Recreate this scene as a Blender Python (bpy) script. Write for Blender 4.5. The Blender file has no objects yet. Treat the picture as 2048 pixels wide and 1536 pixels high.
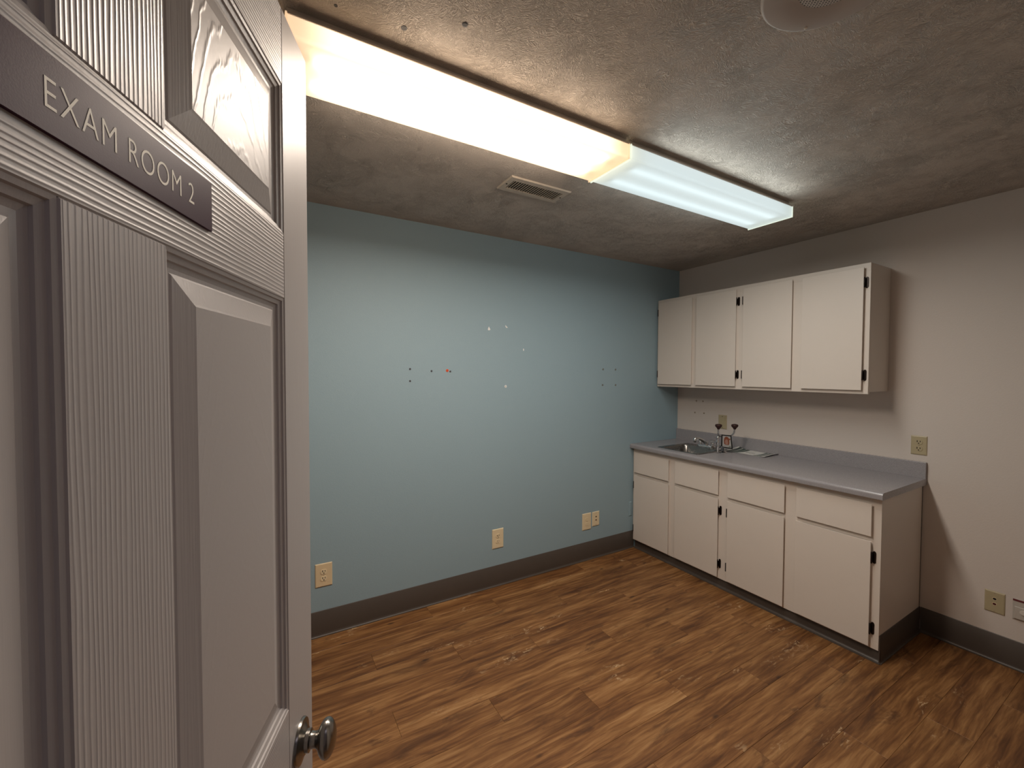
import bpy, bmesh, math, random
from mathutils import Vector, Matrix
random.seed(4)
S = bpy.context.scene
COL = S.collection
PI = math.pi

# ------------------------------------------------------------------ camera, world, lights, exposure
cd = bpy.data.cameras.new('camera'); cam = bpy.data.objects.new('camera', cd); COL.objects.link(cam)
cd.sensor_fit = 'HORIZONTAL'; cd.sensor_width = 36.0; cd.lens = 838.9 / 2048 * 36.0
cd.clip_start = 0.02
r_ = Vector((0.86382317, -0.50378482, 0.00322309)); u_ = Vector((0.01095212, 0.02517459, 0.99962307)); f_ = Vector((0.50367607, 0.86346227, -0.0272639))
cam.matrix_world = Matrix(((r_.x, u_.x, -f_.x, -3.2823), (r_.y, u_.y, -f_.y, -2.5780), (r_.z, u_.z, -f_.z, 1.5050), (0, 0, 0, 1)))
S.camera = cam
S.view_settings.view_transform = 'Standard'; S.view_settings.look = 'None'
S.view_settings.exposure = 0.0; S.view_settings.gamma = 1.0; S.view_settings.use_curve_mapping = False
S.cycles.use_denoising = True
S.cycles.max_bounces = 8; S.cycles.diffuse_bounces = 5; S.cycles.sample_clamp_indirect = 6.0
S.cycles.caustics_reflective = False; S.cycles.caustics_refractive = False
w = bpy.data.worlds.new('world'); S.world = w; w.use_nodes = True
w.node_tree.nodes['Background'].inputs[0].default_value = (0.9, 0.88, 1.0, 1); w.node_tree.nodes['Background'].inputs[1].default_value = 0.02

def area(name, loc, sx, sy, power, color, rot=(0, 0, 0), spread=180):
    l = bpy.data.lights.new(name, 'AREA'); l.shape = 'RECTANGLE'; l.size = sx; l.size_y = sy; l.energy = power; l.color = color; l.spread = math.radians(spread)
    o = bpy.data.objects.new(name, l); COL.objects.link(o); o.location = loc; o.rotation_euler = rot
    return o
LY = -1.232                                   # centre line of the two ceiling fixtures
area('warm_tube_light', (-2.63, LY, 2.352), 0.98, 0.17, 25.0, (1.0, 0.87, 0.755), spread=174)
area('cool_tube_light', (-1.41, LY, 2.352), 1.0, 0.16, 11.0, (1.0, 0.96, 0.89), spread=174)
# light leaving the upright lens sides
area('warm_side_light', (-2.56, LY - 0.127, 2.368), 0.84, 0.03, 0.75, (1.0, 0.80, 0.62), (-PI / 2, 0, 0))
area('cool_side_light', (-1.41, LY - 0.127, 2.368), 1.0, 0.03, 1.2, (0.92, 0.98, 0.93), (-PI / 2, 0, 0))
area('warm_side_light', (-2.60, LY + 0.127, 2.372), 0.96, 0.03, 1.25, (1.0, 0.83, 0.68), (PI / 2, 0, 0))
area('cool_side_light', (-1.41, LY + 0.127, 2.372), 1.0, 0.03, 0.55, (0.92, 0.98, 0.95), (PI / 2, 0, 0))
area('corridor_light', (-2.75, -3.35, 2.38), 1.1, 0.5, 1.9, (0.88, 0.82, 1.0))

# ------------------------------------------------------------------ helpers
def bx(bm, x0, x1, y0, y1, z0, z1, bev=0.0, seg=1):
    b = bmesh.new()
    vs = [b.verts.new((x, y, z)) for x in (x0, x1) for y in (y0, y1) for z in (z0, z1)]
    for f in ((0, 1, 3, 2), (4, 6, 7, 5), (0, 4, 5, 1), (2, 3, 7, 6), (0, 2, 6, 4), (1, 5, 7, 3)):
        b.faces.new([vs[i] for i in f])
    if bev > 0: bmesh.ops.bevel(b, geom=b.edges[:], offset=bev, segments=seg, affect='EDGES', profile=0.5)
    join(bm, b)

def join(bm, b, mat=None):
    if mat is not None: bmesh.ops.transform(b, matrix=mat, verts=b.verts[:])
    m = bpy.data.meshes.new('tmp'); b.to_mesh(m); b.free(); bm.from_mesh(m); bpy.data.meshes.remove(m)

def lathe(bm, prof, n=24, mat=None, caps=True):
    """revolve a list of (radius, height) around z"""
    b = bmesh.new(); rings = []
    for r, z in prof:
        rings.append([b.verts.new((r * math.cos(2 * PI * k / n), r * math.sin(2 * PI * k / n), z)) for k in range(n)])
    for a, c in zip(rings, rings[1:]):
        for k in range(n): b.faces.new((a[k], a[(k + 1) % n], c[(k + 1) % n], c[k]))
    if caps:
        b.faces.new(rings[0][::-1]); b.faces.new(rings[-1])
    join(bm, b, mat)

def tube(bm, pts, rad, n=10):
    pts = [Vector(p) for p in pts]; b = bmesh.new(); rings = []
    rads = rad if isinstance(rad, (list, tuple)) else [rad] * len(pts)
    up = None
    for i, p in enumerate(pts):
        t = (pts[min(i + 1, len(pts) - 1)] - pts[max(i - 1, 0)]).normalized()
        if up is None: up = t.orthogonal().normalized()
        up = (up - t * up.dot(t)).normalized(); s = t.cross(up)
        rings.append([b.verts.new(p + (up * math.cos(2 * PI * k / n) + s * math.sin(2 * PI * k / n)) * rads[i]) for k in range(n)])
    for a, c in zip(rings, rings[1:]):
        for k in range(n): b.faces.new((a[k], a[(k + 1) % n], c[(k + 1) % n], c[k]))
    b.faces.new(rings[0][::-1]); b.faces.new(rings[-1])
    join(bm, b)

def bez(p0, p1, p2, p3, n=8):
    p0, p1, p2, p3 = map(Vector, (p0, p1, p2, p3)); o = []
    for i in range(n + 1):
        t = i / n; o.append(p0 * (1 - t) ** 3 + p1 * 3 * t * (1 - t) ** 2 + p2 * 3 * t * t * (1 - t) + p3 * t ** 3)
    return o

def extrude_profile(bm, prof, axis, a0, a1):
    """closed 2D profile swept along axis 'x' (profile=(y,z)) or 'y' (profile=(x,z)) from a0 to a1"""
    P = (lambda a, p: (a, p[0], p[1])) if axis == 'x' else (lambda a, p: (p[0], a, p[1]))
    A = [bm.verts.new(P(a0, p)) for p in prof]; B = [bm.verts.new(P(a1, p)) for p in prof]; n = len(prof)
    for k in range(n): bm.faces.new((A[k], A[(k + 1) % n], B[(k + 1) % n], B[k]))
    bm.faces.new(A[::-1]); bm.faces.new(B)

def obj(name, bm, mat, parent=None, smooth=False, loc=None, rot=None):
    bmesh.ops.recalc_face_normals(bm, faces=bm.faces[:])
    me = bpy.data.meshes.new(name); bm.to_mesh(me); bm.free()
    me.materials.append(mat)
    o = bpy.data.objects.new(name, me); COL.objects.link(o)
    if smooth:
        for p in me.polygons: p.use_smooth = True
        md = o.modifiers.new('angle', 'EDGE_SPLIT'); md.split_angle = math.radians(40)
    if parent: o.parent = parent
    if loc: o.location = loc
    if rot: o.rotation_euler = rot
    return o

def box_obj(name, mat, dims, parent=None, bev=0.0, seg=1):
    bm = bmesh.new(); bx(bm, *dims, bev, seg); return obj(name, bm, mat, parent)

def tag(o, label, cat, group=None):
    o['label'] = label; o['category'] = cat
    if group: o['group'] = group
    return o

def thing(name, label, cat, loc=(0, 0, 0), rotz=0.0, group=None):
    o = bpy.data.objects.new(name, None); COL.objects.link(o); o.location = loc; o.rotation_euler = (0, 0, rotz)
    o.empty_display_size = 0.05
    return tag(o, label, cat, group)

def struct(o, label=None):
    o['kind'] = 'structure'
    if label: o['label'] = label
    return o

# ------------------------------------------------------------------ materials
class N:
    """tiny node-building helper"""
    def __init__(s, name):
        s.m = bpy.data.materials.new(name); s.m.use_nodes = True; s.t = s.m.node_tree
        s.b = s.t.nodes['Principled BSDF']; s.out = s.t.nodes['Material Output']
    def n(s, typ, **kw):
        x = s.t.nodes.new(typ)
        for k, v in kw.items(): setattr(x, k, v)
        return x
    def l(s, a, b): s.t.links.new(a, b)
    def math(s, op, a, b=None, c=None):
        x = s.n('ShaderNodeMath', operation=op)
        for i, v in enumerate((a, b, c)):
            if v is None: continue
            if isinstance(v, (int, float)): x.inputs[i].default_value = v
            else: s.l(v, x.inputs[i])
        return x.outputs[0]
    def coord(s, scale=(1, 1, 1), kind='Object', src=None):
        mp = s.n('ShaderNodeMapping'); mp.inputs['Scale'].default_value = scale
        if src is None: src = s.n('ShaderNodeTexCoord').outputs[kind]
        s.l(src, mp.inputs['Vector']); return mp.outputs[0]
    def noise(s, vec, scale=5, detail=4, rough=0.5, dist=0.0):
        x = s.n('ShaderNodeTexNoise'); x.inputs['Scale'].default_value = scale; x.inputs['Detail'].default_value = detail
        x.inputs['Roughness'].default_value = rough; x.inputs['Distortion'].default_value = dist
        s.l(vec, x.inputs['Vector']); return x.outputs['Fac']
    def ramp(s, fac, stops, interp='LINEAR'):
        x = s.n('ShaderNodeValToRGB'); x.color_ramp.interpolation = interp
        e = x.color_ramp.elements
        while len(e) < len(stops): e.new(0.5)
        for el, (p, c) in zip(e, stops):
            el.position = p; el.color = (*c, 1) if isinstance(c, (tuple, list)) else (c, c, c, 1)
        s.l(fac, x.inputs[0]); return x.outputs['Color']
    def mix(s, fac, a, b, mode='MIX'):
        x = s.n('ShaderNodeMix', data_type='RGBA', blend_type=mode)
        for sock, v in ((x.inputs[0], fac), (x.inputs[6], a), (x.inputs[7], b)):
            if isinstance(v, (int, float)): sock.default_value = v
            elif isinstance(v, tuple): sock.default_value = (*v, 1)
            else: s.l(v, sock)
        return x.outputs[2]
    def bump(s, h, strength=0.3, dist=0.001):
        x = s.n('ShaderNodeBump'); x.inputs['Strength'].default_value = strength; x.inputs['Distance'].default_value = dist
        s.l(h, x.inputs['Height']); s.l(x.outputs[0], s.b.inputs['Normal'])
    def base(s, c, rough=0.5, metal=0.0, spec=0.5):
        if isinstance(c, tuple): s.b.inputs['Base Color'].default_value = (*c, 1)
        else: s.l(c, s.b.inputs['Base Color'])
        s.b.inputs['Roughness'].default_value = rough; s.b.inputs['Metallic'].default_value = metal
        s.b.inputs['Specular IOR Level'].default_value = spec
        return s

def plain(name, c, rough=0.5, metal=0.0, spec=0.5, var=0.04, bump=0.0, bscale=300):
    k = N(name)
    v = k.coord()
    nz = k.noise(v, 14, 3)
    k.base(k.mix(nz, tuple(x * (1 - var) for x in c), tuple(min(1, x * (1 + var)) for x in c)), rough, metal, spec)
    if bump: k.bump(k.noise(v, bscale, 2), bump, 0.0006)
    return k.m

def painted_wall(name, c, rough=0.55):
    k = N(name); v = k.coord()
    k.base(k.mix(k.noise(v, 1.3, 3), tuple(x * 0.97 for x in c), c), rough, 0, 0.35)
    h = k.math('ADD', k.noise(v, 210, 3, 0.55, 0.5), k.math('MULTIPLY', k.noise(v, 110, 2), 0.6))
    k.bump(h, 0.34, 0.0013)
    return k.m

M = {}
M['blue_wall'] = painted_wall('blue wall paint', (0.296, 0.410, 0.468))
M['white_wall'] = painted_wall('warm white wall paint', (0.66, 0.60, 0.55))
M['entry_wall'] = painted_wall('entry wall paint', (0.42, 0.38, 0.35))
M['hall_wall'] = painted_wall('corridor wall paint', (0.60, 0.56, 0.58))

k = N('slap brush textured ceiling'); v = k.coord()
def brush(scale, seed):
    """short fan-shaped ridges, each cell of plaster dabbed in a direction of its own"""
    src = k.n('ShaderNodeVectorMath', operation='ADD'); k.l(v, src.inputs[0]); src.inputs[1].default_value = (seed, seed * 1.7, 0)
    wn = k.n('ShaderNodeTexNoise'); wn.inputs['Scale'].default_value = 9; wn.inputs['Detail'].default_value = 2; k.l(src.outputs[0], wn.inputs['Vector'])
    wm = k.n('ShaderNodeVectorMath', operation='MULTIPLY_ADD'); k.l(wn.outputs['Color'], wm.inputs[0]); wm.inputs[1].default_value = (0.09, 0.09, 0); k.l(src.outputs[0], wm.inputs[2])
    vor = k.n('ShaderNodeTexVoronoi', feature='F1'); vor.inputs['Scale'].default_value = scale; k.l(wm.outputs[0], vor.inputs['Vector'])
    loc = k.n('ShaderNodeVectorMath', operation='SUBTRACT'); k.l(wm.outputs[0], loc.inputs[0]); k.l(vor.outputs['Position'], loc.inputs[1])
    sep = k.n('ShaderNodeSeparateColor'); k.l(vor.outputs['Color'], sep.inputs[0])
    rot = k.n('ShaderNodeVectorRotate', rotation_type='Z_AXIS'); k.l(loc.outputs[0], rot.inputs['Vector'])
    k.l(k.math('ADD', k.math('MULTIPLY', sep.outputs[0], 6.28), k.math('MULTIPLY', wn.outputs['Fac'], 1.6)), rot.inputs['Angle'])
    o2 = k.n('ShaderNodeVectorMath', operation='MULTIPLY_ADD'); k.l(vor.outputs['Color'], o2.inputs[0]); o2.inputs[1].default_value = (9, 9, 9); k.l(rot.outputs[0], o2.inputs[2])
    st = k.noise(k.coord((48, 165, 1), src=o2.outputs[0]), 1.0, 2, 0.5, 0.5)
    return k.math('MAXIMUM', k.math('SUBTRACT', 1.0, k.math('MULTIPLY', k.math('ABSOLUTE', k.math('SUBTRACT', st, 0.52)), 11.0)), 0.0)
ridge = k.math('MAXIMUM', brush(7.0, 0.0), brush(5.5, 11.3))
patch = k.ramp(k.noise(v, 5.5, 3, 0.6), [(0.36, 0.35), (0.64, 1.0)])
pm = k.n('ShaderNodeSeparateColor'); k.l(patch, pm.inputs[0])
hgt = k.math('ADD', k.math('MULTIPLY', k.math('SUBTRACT', ridge, 0.42), pm.outputs[0]), k.math('MULTIPLY', k.noise(v, 170, 2), 0.35))
k.base((0.60, 0.545, 0.49), 0.55, 0, 0.4); k.bump(hgt, 1.0, 0.0029)
M['ceiling'] = k.m

def door_paint(name, mode):
    """white embossed door paint; the raised grain runs up the stiles, along the rails, arched on the panels"""
    k = N(name); tc = k.n('ShaderNodeTexCoord'); sp = k.n('ShaderNodeSeparateXYZ'); k.l(tc.outputs['Object'], sp.inputs[0])
    x, z = sp.outputs[0], sp.outputs[2]
    if mode == 'stile':
        nz = k.noise(k.coord((40, 1, 3.2)), 1.0, 3, 0.5); co = k.math('ADD', x, k.math('MULTIPLY', nz, 0.010)); per = 0.0046
    elif mode == 'rail':
        nz = k.noise(k.coord((3.2, 1, 40)), 1.0, 3, 0.5); co = k.math('ADD', z, k.math('MULTIPLY', nz, 0.010)); per = 0.0050
    else:
        xc = k.math('SUBTRACT', k.math('ABSOLUTE', k.math('SUBTRACT', x, 0.425)), 0.190)
        nz = k.noise(k.coord((22, 1, 9)), 1.0, 4, 0.6)
        arch = k.math('ADD', k.math('MULTIPLY', k.math('MULTIPLY', xc, xc), 2.2), k.math('MULTIPLY', z, 0.13))
        co = k.math('ADD', arch, k.math('MULTIPLY', nz, 0.0115)); per = 0.0060
    sn = k.math('SINE', k.math('MULTIPLY', co, 2 * PI / per))
    rg = k.math('POWER', k.math('ADD', k.math('MULTIPLY', sn, 0.5), 0.5), 7.0 if mode == 'panel' else 2.2)
    fine = k.noise(k.coord((160, 160, 160)), 1.0, 3)
    if mode == 'panel':
        fade = k.n('ShaderNodeMapRange'); fade.inputs[1].default_value = 1.62; fade.inputs[2].default_value = 1.72
        fade.inputs[3].default_value = 0.14; fade.inputs[4].default_value = 0.8; k.l(z, fade.inputs[0])
        amp = k.math('MULTIPLY', fade.outputs[0], k.noise(k.coord((5, 1, 5)), 1.0, 2))
        h = k.math('ADD', k.math('MULTIPLY', rg, amp), k.math('MULTIPLY', fine, 0.12)); d = 0.0017
    else:
        am = k.noise(k.coord((14, 1, 14)), 1.0, 2)
        fade = k.n('ShaderNodeMapRange'); fade.inputs[1].default_value = 1.56; fade.inputs[2].default_value = 1.66
        fade.inputs[3].default_value = 0.55; fade.inputs[4].default_value = 1.0; k.l(z, fade.inputs[0])
        h = k.math('ADD', k.math('MULTIPLY', k.math('MULTIPLY', rg, fade.outputs[0]), k.math('ADD', 0.3, am)), k.math('MULTIPLY', fine, 0.22)); d = 0.0012
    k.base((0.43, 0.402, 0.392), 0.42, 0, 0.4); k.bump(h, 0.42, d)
    return k.m
M['door_stile'] = door_paint('embossed door paint, upright grain', 'stile')
M['door_rail'] = door_paint('embossed door paint, level grain', 'rail')
M['door_panel'] = door_paint('embossed door paint, arched grain', 'panel')
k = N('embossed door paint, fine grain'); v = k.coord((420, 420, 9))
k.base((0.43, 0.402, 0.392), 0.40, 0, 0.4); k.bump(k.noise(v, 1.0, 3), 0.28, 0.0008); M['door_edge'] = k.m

k = N('wood look vinyl plank')
tc = k.n('ShaderNodeTexCoord'); oi = k.n('ShaderNodeObjectInfo')
off = k.n('ShaderNodeCombineXYZ'); k.l(k.math('MULTIPLY', oi.outputs['Random'], 37.0), off.inputs[0]); k.l(k.math('MULTIPLY', oi.outputs['Random'], 91.0), off.inputs[1])
add = k.n('ShaderNodeVectorMath', operation='ADD'); k.l(tc.outputs['Object'], add.inputs[0]); k.l(off.outputs[0], add.inputs[1]); P0 = add.outputs[0]
# gentle waviness of the figure
wv = k.n('ShaderNodeTexNoise'); wv.inputs['Scale'].default_value = 3.2; wv.inputs['Detail'].default_value = 2; k.l(P0, wv.inputs['Vector'])
wsub = k.n('ShaderNodeVectorMath', operation='MULTIPLY_ADD'); k.l(wv.outputs['Color'], wsub.inputs[0]); wsub.inputs[1].default_value = (0.0, 0.035, 0); k.l(P0, wsub.inputs[2]); P1 = wsub.outputs[0]
broad = k.noise(k.coord((1.3, 13, 1), src=P1), 1.0, 4, 0.6)
grain = k.noise(k.coord((4.5, 70, 1), src=P1), 1.0, 6, 0.62, 0.4)
fineg = k.noise(k.coord((18, 260, 1), src=P1), 1.0, 3, 0.6)
f1 = k.math('ADD', k.math('MULTIPLY', broad, 0.55), k.math('MULTIPLY', grain, 0.45))
colr = k.ramp(f1, [(0.35, (0.075, 0.0275, 0.0095)), (0.44, (0.152, 0.063, 0.021)), (0.51, (0.238, 0.107, 0.036)), (0.58, (0.345, 0.172, 0.063)), (0.68, (0.48, 0.275, 0.118))])
colr = k.mix(k.math('MULTIPLY', fineg, 0.30), colr, (0.085, 0.036, 0.013))
# dark knotty clouds
kn = k.noise(k.coord((2.4, 8.0, 1), src=P0), 1.0, 5, 0.65, 1.2)
kmask = k.ramp(kn, [(0.565, 0.0), (0.69, 1.0)]); ks = k.n('ShaderNodeSeparateColor'); k.l(kmask, ks.inputs[0])
colr = k.mix(k.math('MULTIPLY', ks.outputs[0], 0.72), colr, (0.062, 0.025, 0.011))
# small knots
vo = k.n('ShaderNodeTexVoronoi'); vo.inputs['Scale'].default_value = 1.0; k.l(k.coord((3.4, 7.2, 1), src=P0), vo.inputs['Vector'])
kd = k.ramp(vo.outputs['Distance'], [(0.035, 1.0), (0.085, 0.0)]); kds = k.n('ShaderNodeSeparateColor'); k.l(kd, kds.inputs[0])
colr = k.mix(k.math('MULTIPLY', kds.outputs[0], 0.75), colr, (0.035, 0.016, 0.009))
# pale flecks beside the knots
fl = k.noise(k.coord((15, 40, 1), src=P1), 1.0, 4, 0.6, 1.8)
area_f = k.ramp(k.noise(k.coord((2.6, 7.0, 3), src=P0), 1.0, 3), [(0.60, 0.0), (0.68, 1.0)]); afs = k.n('ShaderNodeSeparateColor'); k.l(area_f, afs.inputs[0])
flm = k.ramp(fl, [(0.55, 0.0), (0.62, 1.0)]); fls = k.n('ShaderNodeSeparateColor'); k.l(flm, fls.inputs[0])
colr = k.mix(k.math('MULTIPLY', k.math('MULTIPLY', fls.outputs[0], afs.outputs[0]), 0.75), colr, (0.60, 0.42, 0.24))
tone = k.math('ADD', 0.94, k.math('MULTIPLY', oi.outputs['Random'], 0.14))
tv = k.n('ShaderNodeVectorMath', operation='SCALE'); k.l(colr, tv.inputs[0]); k.l(tone, tv.inputs['Scale'])
k.base(tv.outputs[0], 0.48, 0, 0.35)
k.bump(k.math('ADD', grain, fineg), 0.12, 0.0004)
M['plank'] = k.m
M['subfloor'] = plain('subfloor', (0.05, 0.03, 0.02), 0.9)

M['vinyl'] = plain('dark brown vinyl base', (0.075, 0.060, 0.050), 0.42, 0, 0.45, 0.06)
M['cab'] = plain('white cabinet paint', (0.71, 0.645, 0.58), 0.42, 0, 0.4, 0.015, 0.10, 130)
M['cab_in'] = plain('cabinet underside', (0.55, 0.48, 0.42), 0.6)
M['hinge'] = plain('dark bronze hinge', (0.018, 0.011, 0.009), 0.38, 0.6)
k = N('grey speckled laminate'); v = k.coord()
sp1 = k.ramp(k.noise(v, 750, 2, 0.6), [(0.35, (0.215, 0.205, 0.215)), (0.5, (0.30, 0.288, 0.30)), (0.65, (0.40, 0.385, 0.40))])
k.base(sp1, 0.26, 0, 0.5); M['laminate'] = k.m
k = N('brushed stainless steel'); v = k.coord((6, 90, 90)); nz = k.noise(v, 4, 3)
k.base((0.27, 0.262, 0.25), 0.25, 1.0); k.l(k.math('ADD', 0.20, k.math('MULTIPLY', nz, 0.14)), k.b.inputs['Roughness']); M['steel'] = k.m
M['chrome'] = plain('polished chrome', (0.70, 0.70, 0.70), 0.08, 1.0, 0.5, 0.01)
M['nickel'] = plain('satin nickel', (0.31, 0.295, 0.27), 0.25, 1.0, 0.5, 0.02)
k = N('clear acrylic'); k.base((0.95, 0.97, 0.97), 0.05); k.b.inputs['Transmission Weight'].default_value = 0.92; k.b.inputs['IOR'].default_value = 1.45; M['acrylic'] = k.m
M['almond'] = plain('almond plastic', (0.72, 0.585, 0.375), 0.35, 0, 0.5, 0.02)
M['ivory'] = plain('ivory plastic', (0.77, 0.655, 0.44), 0.32, 0, 0.5, 0.02)
M['olive_almond'] = plain('aged almond plastic', (0.44, 0.375, 0.235), 0.38, 0, 0.5, 0.02)
M['slot'] = plain('dark slot', (0.012, 0.009, 0.007), 0.7)
M['red_slot'] = plain('dark red socket', (0.075, 0.008, 0.010), 0.6)
M['red_strip'] = plain('dark red strip', (0.12, 0.018, 0.022), 0.5)
M['grey_plate'] = plain('grey white plastic', (0.50, 0.46, 0.41), 0.4)
M['knob_white'] = plain('off white plastic', (0.68, 0.64, 0.58), 0.35)
M['anchor'] = plain('grey green plastic anchor', (0.20, 0.225, 0.205), 0.5)
M['anchor_dark'] = plain('dark grey plastic anchor', (0.07, 0.075, 0.085), 0.5)
M['anchor_tan'] = plain('tan plastic anchor', (0.36, 0.29, 0.21), 0.5)
M['anchor_red'] = plain('orange red plastic anchor', (0.70, 0.10, 0.03), 0.45)
M['anchor_white'] = plain('white plastic anchor', (0.85, 0.85, 0.83), 0.5)
M['spackle'] = plain('white filler', (0.86, 0.86, 0.84), 0.7)
M['vent'] = plain('beige enamel', (0.56, 0.50, 0.42), 0.4)
M['vent_dark'] = plain('dark duct', (0.006, 0.005, 0.005), 0.9)
M['speaker'] = plain('grille off white', (0.45, 0.415, 0.39), 0.5)
M['sign'] = plain('purple plastic', (0.055, 0.020, 0.038), 0.40, 0, 0.10, 0.03, 0.06, 900)
M['sign_text'] = plain('engraved cream', (0.95, 0.92, 0.80), 0.6)
M['rubber'] = plain('dark red brown rubber', (0.032, 0.008, 0.006), 0.6)
M['black'] = plain('black edging', (0.012, 0.012, 0.012), 0.4)
M['sign_white'] = plain('printed pale face', (0.40, 0.40, 0.39), 0.35)
M['print_orange'] = plain('printed orange brown', (0.22, 0.065, 0.03), 0.4)
M['print_pink'] = plain('printed pale pink', (0.36, 0.20, 0.16), 0.4)
M['print_green'] = plain('printed dark green', (0.030, 0.060, 0.045), 0.35)
M['card'] = plain('glossy white card', (0.72, 0.72, 0.69), 0.28)
M['print_grey'] = plain('printed grey line', (0.20, 0.21, 0.20), 0.4)
M['pan'] = plain('white enamelled metal', (0.66, 0.61, 0.55), 0.4)

def lens_mat(name, col, emis, strength):
    k = N(name); tr = k.n('ShaderNodeBsdfTranslucent'); tr.inputs[0].default_value = (*col, 1)
    em = k.n('ShaderNodeEmission'); em.inputs[0].default_value = (*emis, 1); em.inputs[1].default_value = strength
    gl = k.n('ShaderNodeBsdfGlossy'); gl.inputs[0].default_value = (0.05, 0.05, 0.05, 1); gl.inputs['Roughness'].default_value = 0.25
    a1 = k.n('ShaderNodeAddShader'); a2 = k.n('ShaderNodeAddShader')
    k.l(tr.outputs[0], a1.inputs[0]); k.l(em.outputs[0], a1.inputs[1]); k.l(a1.outputs[0], a2.inputs[0]); k.l(gl.outputs[0], a2.inputs[1])
    k.l(a2.outputs[0], k.out.inputs[0]); k.t.nodes.remove(k.b); return k.m
def glow(name, col, strength):
    k = N(name); em = k.n('ShaderNodeEmission'); em.inputs[0].default_value = (*col, 1); em.inputs[1].default_value = strength
    k.l(em.outputs[0], k.out.inputs[0]); k.t.nodes.remove(k.b); return k.m
M['lens_warm'] = lens_mat('warm lit acrylic lens', (0.80, 0.72, 0.62), (1.0, 0.74, 0.50), 0.40)
M['lens_cool'] = lens_mat('cool lit acrylic lens', (0.74, 0.79, 0.80), (0.86, 0.98, 1.0), 0.32)
M['cap_warm'] = lens_mat('warm lit end cap', (0.80, 0.70, 0.58), (1.0, 0.74, 0.48), 0.40)
M['cap_cool'] = lens_mat('cool lit end cap', (0.76, 0.80, 0.74), (0.93, 1.0, 0.86), 0.40)
M['tube_warm'] = glow('warm fluorescent tube', (1.0, 0.82, 0.62), 9.0)
M['tube_cool'] = glow('cool fluorescent tube', (0.86, 0.97, 1.0), 1.4)

# ------------------------------------------------------------------ room shell
H = 2.44; XL = -4.30; YE = -2.562; YE2 = -2.690; DX0, DX1, DZ = -3.548, -2.672, 2.052
struct(box_obj('wall_blue', M['blue_wall'], (XL - 0.1, 0.1, 0.0, 0.1, -0.05, H)), 'blue painted wall behind the open door')
struct(box_obj('wall_right', M['white_wall'], (0.0, 0.1, YE2, 0.0, -0.05, H)), 'warm white wall behind the cabinets')
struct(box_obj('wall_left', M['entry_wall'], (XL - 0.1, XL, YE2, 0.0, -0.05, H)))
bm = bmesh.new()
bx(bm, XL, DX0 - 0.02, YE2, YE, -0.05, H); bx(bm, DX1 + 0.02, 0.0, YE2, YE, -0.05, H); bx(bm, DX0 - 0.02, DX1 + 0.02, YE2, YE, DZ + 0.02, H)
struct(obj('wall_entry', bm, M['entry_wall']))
struct(box_obj('ceiling', M['ceiling'], (XL - 0.1, 0.1, YE2, 0.1, H, H + 0.08)), 'brush textured ceiling')
# corridor behind the camera
CY, CX0, CX1 = -4.10, -5.2, -0.9
struct(box_obj('floor_corridor', plain('corridor carpet', (0.17, 0.13, 0.11), 0.9), (CX0, CX1, CY, YE2, -0.05, -0.001)))
struct(box_obj('ceiling_corridor', M['hall_wall'], (CX0, CX1, CY, YE2, H, H + 0.08)))
struct(box_obj('wall_corridor_back', M['hall_wall'], (CX0, CX1, CY - 0.1, CY, -0.05, H)))
struct(box_obj('wall_corridor_left', M['hall_wall'], (CX0 - 0.1, CX0, CY, YE2, -0.05, H)))
struct(box_obj('wall_corridor_right', M['hall_wall'], (CX1, CX1 + 0.1, CY, YE2, -0.05, H)))
# door jamb and stops
bm = bmesh.new()
bx(bm, DX0 - 0.02, DX0, YE2 - 0.004, YE + 0.004, 0, DZ + 0.02); bx(bm, DX1, DX1 + 0.02, YE2 - 0.004, YE + 0.004, 0, DZ + 0.02); bx(bm, DX0, DX1, YE2 - 0.004, YE + 0.004, DZ, DZ + 0.02)
struct(obj('trim_1', bm, M['cab']))

# floor: every plank is a piece of its own
fl = struct(box_obj('floor', M['subfloor'], (XL, 0.0, YE2, 0.0, -0.05, -0.006)), 'wood look plank floor')
PW, PL = 0.15, 1.212
full = None
def plank_mesh(L, Wd):
    bm = bmesh.new(); bx(bm, -L / 2 + 0.0003, L / 2 - 0.0003, -Wd / 2 + 0.0003, Wd / 2 - 0.0003, -0.006, 0.0, 0.0007)
    bmesh.ops.recalc_face_normals(bm, faces=bm.faces[:])
    me = bpy.data.meshes.new('plank'); bm.to_mesh(me); bm.free(); me.materials.append(M['plank']); return me
full = plank_mesh(PL, PW)
for j in range(18):
    y1 = min(0.0, 0.01 - PW * j); y0 = max(YE2, 0.01 - PW * (j + 1))
    x = -2.82 + PL / 3 * (j - 5)
    while x > XL: x -= PL
    while x < 0:
        a, b = max(x, XL), min(x + PL, 0.0)
        if b - a > 0.01 and y1 - y0 > 0.01:
            whole = abs(b - a - PL) < 1e-4 and abs(y1 - y0 - PW) < 1e-4
            o = bpy.data.objects.new('plank', full if whole else plank_mesh(b - a, y1 - y0)); COL.objects.link(o)
            o.parent = fl; o.location = ((a + b) / 2, (y0 + y1) / 2, random.uniform(-0.0003, 0.0))
        x += PL

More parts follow.
